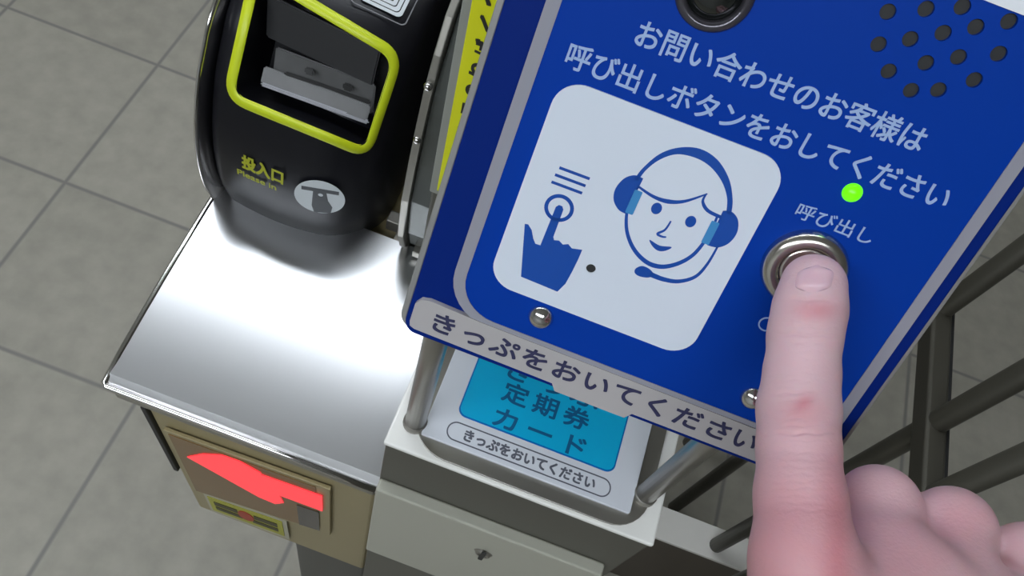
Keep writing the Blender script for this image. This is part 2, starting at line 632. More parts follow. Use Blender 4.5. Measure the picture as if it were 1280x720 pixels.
def head_outline(yf, grow=0.0, rl=0.012, rr=0.045, xl=-0.259, xr=-0.126, yb=0.78, bulge=0.0):
    pts = []
    x0, x1, y0 = xl - grow, xr + grow, yf - grow
    n = 10
    for k in range(n + 1):      # right front corner, from the side
        a = math.radians(0 - 90 * k / n)
        pts.append((x1 - rr + rr * math.cos(a), y0 + rr * 0.95 + rr * 0.95 * math.sin(a)))
    for k in range(1, 8):
        t = k / 8
        pts.append((x1 - rr + (x0 + rl - x1 + rr) * t, y0))
    for k in range(n + 1):
        a = math.radians(270 - 90 * k / n)
        pts.append((x0 + rl + rl * math.cos(a), y0 + rl + rl * math.sin(a)))
    pts.append((x0, yb))
    pts.append((x1, yb))
    # the front is a little convex and the right side lies further back
    out = []
    for x, y in pts:
        t = (x - x0) / (x1 - x0)
        if y < yb - 0.01:
            y = y - 0.010 * math.sin(math.pi * t) + 0.008 * t
        out.append((x, y))
    return out


def loft(levels, name):
    bm = bmesh.new()
    rings = [[bm.verts.new((x, y, z)) for x, y in ol] for z, ol in levels]
    for a, b in zip(rings, rings[1:]):
        n = len(a)
        for k in range(n):
            bm.faces.new((a[k], a[(k + 1) % n], b[(k + 1) % n], b[k]))
    bm.faces.new(rings[0])
    bm.faces.new(rings[-1][::-1])
    return bm_mesh(bm, name)


# refine the profile smoothly
pz = smooth_line(prof_z, 4)
head_me = loft([(z, head_outline(y)) for z, y in pz], 'slot_head')
solid = link('slot_head', head_me.copy(), M['black'])
tree = bvh_of(solid)


def on_head(px, py, off=0.0):
    d = ray_dir(px, py).normalized()
    loc, nor, i, dist = tree.ray_cast(CAM, d)
    if loc is None:
        raise RuntimeError('no hit %s %s' % (px, py))
    if nor.dot(d) > 0:
        nor = -nor
    return loc + nor * off, nor


def px_round(corners, rads, n=8):
    """rounded polygon through pixel corners, used only to find the opening on the moulded head"""
    out = []
    N = len(corners)
    for i in range(N):
        p = Vector(corners[i]); a = Vector(corners[i - 1]); b = Vector(corners[(i + 1) % N])
        r = rads[i]
        pa = p + (a - p).normalized() * r
        pb = p + (b - p).normalized() * r
        for k in range(n + 1):
            t = k / n
            out.append(tuple(pa * (1 - t) ** 2 + p * 2 * t * (1 - t) + pb * t * t))
        # subdivide the following straight
        nb = Vector(corners[(i + 1) % N])
        nn = Vector(corners[(i + 2) % N])
        end = nb + (p - nb).normalized() * rads[(i + 1) % N]
        for k in range(1, 12):
            out.append(tuple(pb.lerp(end, k / 12)))
    return out


loop_c = [(318, -30), (284, 121), (459, 193), (499, 70), (345, -22)]
loop_px = px_round(loop_c, [12, 26, 22, 26, 12])
hits = [on_head(px, py, 0.0) for px, py in loop_px]
loop3 = [h[0] + h[1] * 0.0006 for h in hits]
# cavity: the inside of the loop pushed back into the head
inner_px = []
cx_, cy_ = 392, 78
for px, py in loop_px:
    d = Vector((px - cx_, py - cy_))
    inner_px.append(tuple(Vector((cx_, cy_)) + d * (1 - 6.0 / d.length)))
ins = [on_head(px, py)[0] for px, py in inner_px]
cut_dir = Vector((0.02, 0.80, -0.60)).normalized()
bm = bmesh.new()
va = [bm.verts.new(p - cut_dir * 0.03) for p in ins]
vb = [bm.verts.new(p + cut_dir * 0.055) for p in ins]
n = len(ins)
for k in range(n):
    bm.faces.new((va[k], va[(k + 1) % n], vb[(k + 1) % n], vb[k]))
ca = bm.verts.new(sum((v.co for v in va), Vector()) / n)
cb = bm.verts.new(sum((v.co for v in vb), Vector()) / n)
for k in range(n):
    bm.faces.new((ca, va[(k + 1) % n], va[k]))
    bm.faces.new((cb, vb[k], vb[(k + 1) % n]))
cutter = link('cutter', bm_mesh(bm, 'cutter'), M['black_gloss'])
mod = solid.modifiers.new('cut', 'BOOLEAN')
mod.operation = 'DIFFERENCE'
mod.object = cutter
mod.solver = 'EXACT'
bpy.context.view_layer.update()
cut_me = bpy.data.meshes.new_from_object(solid.evaluated_get(bpy.context.evaluated_depsgraph_get()))
bpy.data.objects.remove(solid)
bpy.data.objects.remove(cutter)
head = wp('slot_head', cut_me, M['black'], gate)
cut_me.set_sharp_from_angle(angle=math.radians(35)) if hasattr(cut_me, 'set_sharp_from_angle') else None
for p in cut_me.polygons:
    p.use_smooth = True


def child_of(o, parent):
    o.parent = parent
    bpy.context.view_layer.update()
    o.matrix_parent_inverse = parent.matrix_world.inverted()
    return o


# yellow outline around the mouth: a flat moulded band
bm = bmesh.new()
n = len(loop3)
rows = [[], [], [], []]
for k in range(n):
    p, nor = hits[k][0], hits[k][1]
    d = (hits[(k + 1) % n][0] - hits[k - 1][0]).normalized()
    s = d.cross(nor).normalized()
    for j, (a, b) in enumerate(((-0.0042, -0.0006), (-0.0032, 0.0009), (0.0032, 0.0009), (0.0042, -0.0006))):
        rows[j].append(bm.verts.new(p + s * a + nor * b))
for j in range(3):
    for k in range(n):
        bm.faces.new((rows[j][k], rows[j][(k + 1) % n], rows[j + 1][(k + 1) % n], rows[j + 1][k]))
o = link('yellow_outline', bm_mesh(bm, 'yellow_outline'), M['yellow'], smooth=True)
child_of(o, head)


def ray_y(px, py, y):
    d = ray_dir(px, py)
    return CAM + d * (y / d.y)


# the ticket slot inside the mouth
def frame_at(px, py, off=0.0, tree_fn=on_head):
    p, nor = tree_fn(px, py, off)
    x = Vector((1, 0, 0))
    x = (x - nor * x.dot(nor)).normalized()
    y = nor.cross(x)
    return Matrix(((x.x, y.x, nor.x, p.x), (x.y, y.y, nor.y, p.y), (x.z, y.z, nor.z, p.z), (0, 0, 0, 1)))


def cavity_pt(px, py, depth):
    """a point DEPTH inside the mouth"""
    p, nor = on_head(px, py)
    d = ray_dir(px, py).normalized()
    return p + d * depth


def slab_px(name, quad, d_top, thick, m, parent):
    """block standing inside the mouth"""
    bm = bmesh.new()
    f = [cavity_pt(x, y, dd) for (x, y), dd in zip(quad, d_top)]
    nrm = (f[1] - f[0]).cross(f[3] - f[0]).normalized()
    f[3] = f[3] - nrm * nrm.dot(f[3] - f[0])
    f[2] = f[2] - nrm * nrm.dot(f[2] - f[0])
    if nrm.dot(ray_dir(400, 80)) < 0:
        nrm = -nrm
    a = [bm.verts.new(p) for p in f]
    b = [bm.verts.new(p + nrm * thick) for p in f]
    bm.faces.new(a)
    bm.faces.new(b[::-1])
    for k in range(4):
        bm.faces.new((a[k], a[(k + 1) % 4], b[(k + 1) % 4], b[k]))
    bmesh.ops.bevel(bm, geom=list(bm.edges), offset=0.0012, segments=2, affect='EDGES')
    o = link(name, bm_mesh(bm, name), m)
    return child_of(o, head)


slab_px('slot_hood', [(334, -8), (332, 46), (470, 104), (476, 62)], [.012, .026, .026, .012], 0.006, M['slot_in'], head)
slab_px('slot_block', [(345, 58), (340, 98), (466, 142), (470, 106)], [.030, .030, .030, .030], 0.006, M['slot'], head)
slab_px('slot_opening', [(356, 89), (354, 95), (462, 132), (464, 126)], [.027, .027, .027, .027], 0.002, M['dark'], head)
slab_px('slot_tray', [(330, 82), (325, 104), (458, 153), (464, 132)], [.0235, .021, .021, .0235], 0.003, M['slot'], head)
slab_px('slot_lip', [(326, 102), (325, 107), (460, 156), (462, 151)], [.0185, .018, .018, .0185], 0.004, M['slot_lip'], head)
for sx, sy in ((386, 88), (434, 108)):
    slab_px('slot_marker', [(sx - 5, sy - 5), (sx - 6, sy + 4), (sx + 6, sy + 8), (sx + 7, sy - 1)], [.0265] * 4, 0.002, M['dark'], head)

# lettering and pictogram on the head
fm = frame_at(329, 211, 0.0012)


def on_frame(o, parent, fmw):
    o.matrix_world = fmw
    return child_of_keep(o, parent)


def child_of_keep(o, parent):
    mw = o.matrix_world.copy()
    o.parent = parent
    bpy.context.view_layer.update()
    o.matrix_parent_inverse = parent.matrix_world.inverted()
    o.matrix_world = mw
    return o


o = link('lettering', text_mesh('投入口', 34, 13.5, 0.03), M['yellow_dim'])
on_frame(o, head, fm)
o = link('lettering', text_mesh('Please in', 33, 6.0, 0.02), M['yellow_dim'])
on_frame(o, head, frame_at(322, 223, 0.0014))
fd = frame_at(400, 245, 0.0010)
R0 = 19.5
disc_cut = [(x, y) for x, y in circle(0, 0, R0, 48)]
me = plate_mesh('ticket_symbol', [disc_cut], 0, 0.4)
sym = link('ticket_symbol', me, M['white_print'])
on_frame(sym, head, fd)
me = plate_mesh('ticket_mark', [[(-14, 10.5), (14.5, 10.5), (14.5, 6.6), (5, 6.6), (6.5, -3), (10, -10), (9, -17.4), (-4, -19.3), (-6.0, -11), (-5.2, 6.6), (-14, 6.6)],
                                circle(0.6, 3.2, 2.0, 16)], 0.4, 0.7)
mk = link('ticket_mark', me, mat('charcoal_print', (0.03, 0.035, 0.04), 0.4))
on_frame(mk, sym, fd)
# card symbol on the top of the head
try:
    fc = frame_at(488, 1, 0.0008)
    rings = [rrect(-16 + k, 16 - k, -10 + k, 30 - k, 4 - 0.3 * k) for k in (0, 2.6, 3.4, 6.2, 7.0, 9.8)]
    me = plate_mesh('card_symbol', rings + [], 0, 0.3)
    cs = link('card_symbol', me, M['white_print'])
    on_frame(cs, head, fc @ Matrix.Translation((-0.004, 0.0, 0)))
    me = plate_mesh('card_area', [rrect(-21, 21, -15, 34, 4), rrect(-20.2, 20.2, -14.2, 33.2, 3.6)], 0, 0.3)
    ca_ = link('card_area', me, mat('grey_outline', (0.12, 0.12, 0.13), 0.4))
    on_frame(ca_, head, fc @ Matrix.Translation((-0.004, 0.0, 0)))
except RuntimeError:
    pass

# silver trim along the left side of the head
trim_lv = [(z, head_outline(y - 0.002, 0.0, rl=0.003, rr=0.004, xl=-0.268, xr=-0.2595)) for z, y in pz]
t_me = loft(trim_lv, 'head_trim')
tr = wp('head_trim', t_me, M['chrome'], gate)
for p in t_me.polygons:
    p.use_smooth = True
# strip to the right of the head: channel, rail and smoked cover
wbox('channel', (-0.115, 0.43, 1.03), (-0.047, 1.70, 1.048), M['dark'], gate, 0.002)
bm = bmesh.new()
rail_prof = [(0.384, 1.046), (0.366, 1.07), (0.356, 1.10), (0.356, 1.15), (0.362, 1.19), (0.368, 1.22), (0.376, 1.25), (0.387, 1.275), (0.402, 1.296), (0.44, 1.318), (0.50, 1.33),
             (1.2, 1.33), (1.2, 1.046)]
add_prism(bm, rail_prof, lambda a, b, d: (d, a, b), -0.1020, -0.0965, 0.001)
wp('side_rail', bm, M['steel_dull'], gate)
bm = bmesh.new()
add_prism(bm, [(a + 0.006, b - (0.006 if b > 1.1 else 0)) for a, b in rail_prof[:-2]] + [(1.19, 1.32), (1.19, 1.046)], lambda a, b, d: (d, a, b), -0.0960, -0.0545, 0.002)
wp('smoked_cover', bm, mat('smoked_cover', (0.10, 0.108, 0.10), 0.22, 0.3, 0.45, 14), gate)
for yy, zz in ((0.3745, 1.258), (0.366, 1.212)):  # small chrome domes added to stand for highlight spots on the rail
    me = lathe_mesh('rail_glint', [(0, 2.6), (2.0, 1.9), (3.0, 0), (3.0, -2)], 20)
    me.transform(Matrix.Translation((-0.0992, yy, zz)) @ Matrix.Rotation(math.radians(70), 4, 'X'))
    wp('rail_glint', me, M['chrome'], gate, True)
wbox('hinge_plate', (-0.123, 0.390, 1.048), (-0.104, 0.402, 1.062), M['steel_dull'], gate, 0.001)
wbox('hinge_plate', (-0.090, 0.366, 1.060), (-0.070, 0.378, 1.068), M['steel_dull'], gate, 0.001)
wbox('cover_tail', (-0.113, 0.372, 1.03), (-0.041, 0.432, 1.0475), M['steel_dull'], gate, 0.001)

# ------------------------------------------------------------------ pedestal with the card tray
ped = thing('intercom_pedestal', 'pale stainless topped pedestal beside the ticket gate, carrying the ticket tray', 'pedestal', loc=(0.042, 0.24, 0))
PX0, PX1, PY0, PY1, PZ = -0.034, 0.118, 0.142, 0.222, 1.25
wbox('top_plate', (PX0, PY0, 1.246), (PX1, PY1, PZ), M['ped_top'], ped, 0.0012)
wbox('cabinet', (PX0 + .001, PY0 + .001, 0.0), (PX1 - .001, 0.36, 1.2465), M['ped_side'], ped, 0.001)
wbox('door', (PX0 + .0015, PY0 - 0.007, 1.022), (0.110, PY0 + 0.0012, 1.185), M['beige'], ped, 0.0015)
me = lathe_mesh('lock', [(0, 1.6), (3.0, 1.6), (3.2, 2.2), (4.6, 2.2), (5.2, 0.6), (6.2, 0)], 28)
me.transform(Matrix.Translation((0.043, PY0 - 0.007, 1.139)) @ Matrix.Rotation(math.radians(90), 4, 'X'))
lock = wp('lock', me, M['steel_dull'], ped, True)
o = wbox('lock_bar', (0.0415, PY0 - 0.0100, 1.130), (0.0445, PY0 - 0.0085, 1.148), M['dark'], ped, 0.0005)
# upright housing behind the tray
wbox('column', (-0.0515, 0.226, 1.24), (0.118, 0.36, 1.66), M['ped_side'], ped, 0.003)

tray = thing('ticket_tray', 'white ticket tray with cyan label on top of the pedestal', 'tray', loc=(0.042, 0.185, PZ))


def tp(name, loops, d0, d1, m, bev=0.0):
    # coordinates in mm: x from world 0, y from world 0, depth above the pedestal top
    me = plate_mesh(name, loops, d0, d1, bev)
    me.transform(Matrix.Translation((0, 0, PZ)))
    return wp(name, me, m, tray)


tp('tray_base', [rrect(-23, 110, 144.2, 222, 0, rs=(22, 20, 2, 2))], 0.0, 1.6, M['steel_dull'], 0.3)  # tray base; its dull grey bulging front also stands in for the tray's shadow
tp('board', [rrect(-17.3, 100.6, 152.5, 222, 1.0)], 1.6, 4.0, M['board'], 0.3)
tp('cyan_label_edge', [rrect(-3.6, 86.6, 169.6, 214, 5)], 4.0, 4.15, M['cyan_edge'])
tp('cyan_label', [rrect(-2.8, 85.8, 170.6, 213, 4.5)], 4.1, 4.3, M['cyan'])
tp('label_outline', [rrect(-5.5, 87.5, 155.2, 166.0, 5.2), rrect(-4.8, 86.8, 155.9, 165.3, 4.6)], 4.0, 4.15, M['pill_ink'])


def ttext(body, x, y, wd, ht, m, bold, sp=1.0, n=4.4):
    me = text_mesh(body, wd, ht, bold, spacing=sp)
    me.transform(Matrix.Translation((x * MM, y * MM, PZ + n * MM)))
    return wp('lettering', me, m, tray)


ttext('きっぷ', 41.5, 206.5, 54, 11.5, M['cyan_ink2'], 0.018, 1.25)
ttext('定期券', 41.0, 192.8, 50, 12.0, M['cyan_ink2'], 0.018, 1.35)
ttext('カード', 42.0, 176.9, 52, 11.0, M['cyan_ink2'], 0.018, 1.35)
ttext('きっぷをおいてください', 41.5, 160.6, 74, 6.2, M['pill_ink'], 0.03, n=4.1)


# polished posts that carry the intercom head
def post(x, y, x2, y2):
    me = tube_mesh('post', [(x, y, PZ + 0.001), (x, y, PZ + 0.10), (x2, y2, PZ + 0.19)], 0.0056, 20)
    p = wp('post', me, M['post'], ped, True)
    me = lathe_mesh('post_foot', [(5.6, 4), (6.4, 3.4), (6.6, 0)], 20)
    me.transform(Matrix.Translation((x, y, PZ + 0.001)))
    q = wp('post_foot', me, M['steel_dull'], ped, True)
    q.parent = p
    q.matrix_parent_inverse = p.matrix_world.inverted()


post(-0.0225, 0.158, -0.0225, 0.160)
post(0.1065, 0.166, 0.1005, 0.168)

# yellow upright sign on the housing
sgn = thing('yellow_sign', 'narrow yellow upright sign with black lettering, behind the left edge of the blue panel', 'sign', loc=(-0.04, 0.226, 1.36))
wbox('sign_plate', (-0.0515, 0.2235, 1.362), (-0.022, 0.226, 1.62), mat('grey_sign_rim', sr(150, 152, 145), 0.4), sgn, 0.0006)
wbox('yellow_face', (-0.0480, 0.2228, 1.366), (-0.026, 0.2234, 1.618), M['yellow_sign'], sgn, 0.0002)
for ch, z in zip('入口専用のりばくつめの', [1.390, 1.4015, 1.413, 1.4245, 1.436, 1.4475, 1.459, 1.4705, 1.482, 1.4935, 1.505]):
    me = text_mesh(ch, 6.6, 7.4, 0.03)
    me.transform(Matrix.Translation((-0.0402, 0.2226, z)) @ Matrix.Rotation(math.radians(90), 4, 'X') @ Matrix.Rotation(math.radians(90), 4, 'Z'))
    wp('lettering', me, mat('black_ink', (0.02, 0.02, 0.02), 0.5) if 'black_ink' not in M else M['black_ink'], sgn)
    M.setdefault('black_ink', bpy.data.materials['black_ink'])

# ------------------------------------------------------------------ blue intercom panel
A = math.radians(28.5)
U, V = Vector((1, 0, 0)), Vector((0, math.sin(A), math.cos(A)))
Nn = U.cross(V)
dd = ray_dir(1012, 335)
P0 = CAM + dd * 0.215
PM = Matrix(((U.x, V.x, Nn.x, P0.x), (U.y, V.y, Nn.y, P0.y), (U.z, V.z, Nn.z, P0.z), (0, 0, 0, 1)))
panel = thing('intercom', 'tilted blue call panel with headset pictogram, speaker holes and round steel button', 'intercom', mw=PM)

HOLES = [(-14.2, 62.1), (-7.2, 65.3), (-0.6, 68.2), (9.7, 68.8), (4.2, 65.5), (-1.3, 62.1), (-6.9, 58.6), (-12.5, 55.3),
         (11.6, 62.2), (4.4, 58.7), (-1.2, 55.2), (-7.5, 50.8), (10.1, 55.5), (-0.9, 48.7), (4.4, 50.9)]
BTN = (-1.2, -0.6)
LENS = (-50.4, 53.4)
frame_o = plate('navy_frame', [rrect(-95, 34.4, -64.5, 88, 0, rs=(4, 3, 4, 4))], -7.0, -1.2, M['navy'], panel, 0.5)
plate('silver_edge', [rrect(-97.0, 36.0, -64.4, 90, 0, rs=(5, 4, 5, 5)), rrect(-95.1, 34.5, -64.3, 88.1, 0, rs=(4, 3, 4, 4))],
      -7.2, -2.6, mat('silver_edge', (0.33, 0.325, 0.31), 0.4, 0.4), panel, 0.3)
face = plate('blue_face', [rrect(-84.5, 29.5, -51.5, 86, 0, rs=(13, 5, 5, 5))] + [circle(x, y, 1.75, 20) for x, y in HOLES]
             + [circle(*LENS, 8.6, 40), circle(*BTN, 9.0, 40)], -1.2, 0, M['blue'], panel, 0.0)
plate('speaker_mesh', [rrect(-18, 16, 45, 72, 2)], -1.2, -1.0, M['dark'], face)
plate('grey_border', [rrect(-85.6, 30.6, -52.2, 86.6, 0, rs=(14, 5, 5, 5)), rrect(-82.1, 27.4, -49.8, 84, 0, rs=(11.5, 4, 4, 4))],
      0.0, 0.25, M['grey_ink'], panel)
# pale label along the top edge
plate('top_label', [rrect(-60, 34, 70.9, 82, 1.5)], 0.25, 0.5, mat('pale_top_label', sr(240, 243, 248), 0.4), panel)
# bottom label strip with the ticket request
plate('bottom_label', [[(-93.4, -59.5), (-93.0, -61.0), (-91.5, -61.6), (-48.2, -62.1), (-46.6, -64.4), (-24.8, -64.4), (-23.2, -62.1), (31.5, -62.1),
                        (31.5, -51.6), (-74, -51.2), (-89.5, -50.6), (-92, -51.2), (-93.4, -53.2)]], -1.2, 0.55, M['strip'], panel, 0.0)
text('きっぷをおいてくださ', -41.2, -56.3, 0.75, 91, 6.4, M['strip_ink'], panel, 0.018, spacing=1.12)
text('い', 9.5, -56.4, 0.75, 6.4, 5.6, M['strip_ink'], panel, 0.018)

# pictogram card
card = plate('pictogram_card', [rrect(-76.3, -16.9, -37.7, 23.3, 7.2, 10), circle(-51.2, -22.4, 1.3, 20)], -0.3, 0.45, M['card'], panel)
plate('card_hole', [circle(-51.2, -22.4, 1.6, 20)], -0.2, 0.1, M['dark'], card)


def ink(name, loops, m='blue_ink', d=0.45, parent=None):
    return plate(name, loops, d, d + 0.12, M[m], parent or card)


band_o = [(-50.2, 5.5), (-49.4, 9.0), (-47.0, 14.0), (-43.3, 17.3), (-38.5, 18.9), (-33.5, 17.9), (-28.8, 14.4), (-25.6, 9.6), (-24.2, 5.5)]
band_i = [(-25.6, 6.0), (-27.2, 9.8), (-30.2, 13.2), (-34.2, 15.6), (-38.4, 16.4), (-43.0, 15.6), (-46.3, 12.8), (-48.4, 9.0), (-49.2, 5.5)]
ink('headset_band', [smooth_line(band_o, 6) + smooth_line(band_i, 6)])
ear_l = [(-48.2, 6.6), (-50.5, 6.6), (-52.6, 4.8), (-53.6, 1.5), (-52.9, -1.6), (-50.8, -3.6), (-48.6, -4.0)]
ink('headset_ear', [smooth_line(ear_l, 6)])
ink('headset_pad', [rrect(-49.0, -46.9, -3.6, 3.2, 0.3)], 'cyan_ink', 0.6)
ear_r = [(-26.6, 6.2), (-24.6, 6.8), (-22.2, 5.4), (-20.9, 2.2), (-21.4, -1.2), (-23.4, -3.5), (-26.2, -4.0)]
ink('headset_ear', [smooth_line(ear_r, 6)])
ink('headset_pad', [rrect(-28.0, -25.9, -3.8, 2.8, 0.3)], 'cyan_ink', 0.6)
face_l = [(-48.4, 4.2), (-49.0, 0.5), (-48.3, -4.2), (-46.2, -8.9), (-42.6, -12.7), (-38.3, -14.7), (-34.4, -14.4), (-30.9, -11.9), (-28.4, -8.2), (-27.3, -3.8), (-27.0, 0.5), (-27.2, 4.0)]
ink('face_outline', [stroke(smooth_line(face_l, 6), 0.5, 0.6, 1.3)])
ink('hairline', [stroke(smooth_line([(-48.6, 4.2), (-44.0, 3.1), (-40.0, 3.3), (-36.2, 5.0), (-32.0, 8.9)], 6), 0.5, 0.3, 1.2)])
ink('hairline', [stroke(smooth_line([(-32.2, 8.9), (-32.2, 6.6), (-30.0, 4.8), (-26.0, 4.4)], 6), 0.3, 0.9, 0.9)])
ink('eye', [circle(-42.0, 0.4, 1.35, 24, 1.6)])
ink('eye', [circle(-32.7, 0.4, 1.35, 24, 1.6)])
ink('nose', [stroke(smooth_line([(-37.3, -1.4), (-37.7, -4.2), (-39.0, -6.0), (-37.6, -6.3), (-36.6, -6.0)], 5), 0.4, 0.4, 0.7)])
ink('mouth', [smooth_line([(-40.2, -8.4), (-37.2, -8.9), (-34.2, -8.1), (-35.3, -9.7), (-37.0, -10.4), (-38.8, -9.8)], 5, True)])
ink('microphone', [smooth_line([(-40.3, -17.6), (-39.0, -16.2), (-36.8, -16.3), (-35.3, -17.4), (-36.2, -18.7), (-38.4, -19.3), (-40.0, -18.9)], 5, True)])
ink('microphone_arm', [stroke(smooth_line([(-36.0, -17.6), (-32.5, -17.6), (-28.6, -16.6), (-25.2, -13.6), (-23.9, -9.0), (-23.6, -3.0)], 6), 1.5, 0.5, 1.0)])
for (a, b) in (((-68.8, 1.3), (-60.6, 1.4)), ((-69.2, -0.9), (-60.9, -0.8)), ((-69.4, -3.1), (-61.0, -3.0))):
    ink('sound_line', [stroke([a, b], 0.75)])
ink('finger_ring', [circle(-65.1, -9.2, 3.9, 36), circle(-65.1, -9.2, 2.9, 36)])
hand_p = [(-72.0, -17.0), (-67.9, -32.4), (-57.1, -32.7), (-55.9, -29.5), (-55.5, -25.0), (-55.3, -21.0), (-55.3, -18.1), (-58.0, -18.8), (-59.3, -18.0), (-60.6, -18.7),
          (-61.9, -18.0), (-63.2, -18.4), (-63.7, -17.6), (-63.9, -9.2), (-64.5, -8.4), (-65.4, -8.4), (-66.0, -9.2), (-66.1, -21.3), (-67.5, -21.4), (-68.5, -20.2), (-69.7, -18.0), (-71.1, -16.8)]
ink('pointing_hand', [hand_p])

# request lettering
text('お問い合わせのお客様は', -27.6, 39.4, 0.2, 71, 6.4, M['letter'], panel, 0.012)
text('呼び出しボタンをおしてください', -28.2, 28.9, 0.2, 97, 6.3, M['letter'], panel, 0.012)
text('呼び出し', -0.3, 13.4, 0.2, 20.0, 4.2, M['letter'], panel, 0.006)
plate('ring_mark', [circle(-2.2, -19.3, 2.2, 24), circle(-2.2, -19.3, 1.8, 24)], 0.05, 0.2, M['letter'], panel)

# status lamp, camera dome, screws
lathe('status_lamp', [(0, 1.9), (1.2, 1.6), (2.1, 0.8), (2.45, 0), (2.45, -1)], M['led'], panel, (-0.5, 22.1, 0))
lens = lathe('camera_dome', [(0, 2.2), (2.5, 1.9), (4.6, 1.0), (6.2, -0.6), (6.6, -1.1)], M['lens'], panel, (*LENS, 0))
lathe('camera_ring', [(6.4, -1.1), (6.6, 0.8), (7.6, 1.5), (8.6, 0.9), (9.0, 0)], mat('dark_lens_ring', (0.09, 0.085, 0.10), 0.2, 0.6), lens, (*LENS, 0))
for u_, v_ in ((-58.6, -42.6), (5.2, -42.4)):
    s = lathe('screw', [(0, 2.7), (1.4, 2.45), (2.7, 1.7), (3.5, 0.7), (3.7, 0.0), (3.7, -1)], M['chrome'], panel, (u_, v_, 0))
# call button
lathe('button_ring', [(10.9, 0), (10.8, 1.4), (10.2, 2.7), (9.0, 3.5), (7.6, 3.5), (6.8, 3.0), (6.6, 2.4)], M['button_steel'], panel, (*BTN, 0), 64)
lathe('call_button', [(0, 2.2), (3, 2.25), (5.4, 2.45), (6.4, 2.5), (6.55, 1.5), (6.6, -1)], M['button_steel'], panel, (*BTN, 0), 64)
# wedge housing behind the panel
bm = bmesh.new()
hp = [(0.1125, 1.459), (0.2262, 1.440), (0.2262, 1.60), (0.188, 1.594)]
off = Nn * (-0.0072)
yz = []
for v_ in (-60, 85):
    q = P0 + V * (v_ * MM) + off
    yz.append((q.y, q.z))
hp = [yz[0], (0.2255, yz[0][1] - 0.004), (0.2255, yz[1][1]), yz[1]]
add_prism(bm, hp, lambda a, b, d: (d, a, b), P0.x - 0.080, P0.x + 0.024, 0.002)
wp('back_housing', bm, M['ped_side'], panel)

# ------------------------------------------------------------------ fence
FX = 0.483
fence = thing('metal_fence', 'dark metal railing with upright bars standing to the right of the blue panel', 'fence', loc=(FX, 0.5, 0))
for i in range(12):
    y = 0.496 + (i - 5) * 0.152 - (0.064 if i < 5 else 0.0) * -1
    z0 = 0.3 if i == 5 else 0.0
    me = tube_mesh('baluster', [(FX, y, z0 + 0.001), (FX, y, 1.3)], 0.0125, 16)
    wp('baluster', me, M['fence'], fence, True)
wbox('middle_rail', (FX - 0.015, -0.21, 0.886), (FX + 0.010, 0.690, 0.916), M['fence'], fence, 0.004)
wbox('rail_edge', (FX + 0.010, -0.21, 0.890), (FX + 0.015, 0.690, 0.912), M['dark'], fence, 0.001)
wbox('top_rail', (FX - 0.02, -0.24, 1.295), (FX + 0.02, 1.44, 1.33), M['fence'], fence, 0.006)

bs = thing('base_box', 'low white topped box under one railing bar, beyond the pedestal', 'box', loc=(0.46, 0.5, 0))
wbox('top_plate', (0.30, 0.471, 0.292), (0.548, 0.528, 0.300), M['plate'], bs, 0.001)
wbox('body', (0.302, 0.473, 0.0), (0.546, 0.526, 0.292), M['base_side'], bs)


# ------------------------------------------------------------------ hand
def cp(px, py, Z):
    return np.array(((px - 640) / F_PX * Z, (py - 360) / F_PX * Z, Z))


class Field:
    def __init__(s, lo, hi, h):
        s.h = h
        s.lo = np.array(lo)
        n = np.ceil((np.array(hi) - s.lo) / h).astype(int)
        ax = [s.lo[i] + h * np.arange(n[i]) for i in range(3)]
        s.X, s.Y, s.Z = np.meshgrid(*[a.astype(np.float32) for a in ax], indexing='ij', sparse=True)
        s.shape = tuple(n)

    def cone(s, a, b, ra, rb, flat=1.0):
        ba = b - a
        L2 = float(ba @ ba)
        dx, dy, dz = s.X - a[0], s.Y - a[1], s.Z - a[2]
        t = np.clip((dx * ba[0] + dy * ba[1] + dz * ba[2]) / L2, 0, 1)
        ex, ey, ez = dx - t * ba[0], dy - t * ba[1], dz - t * ba[2]
        return np.sqrt(ex * ex + ey * ey + (ez * flat) ** 2) - (ra + t * (rb - ra))


def smin(a, b, k):
    h = np.clip(0.5 + 0.5 * (b - a) / k, 0, 1)
    return b + (a - b) * h - k * h * (1 - h)


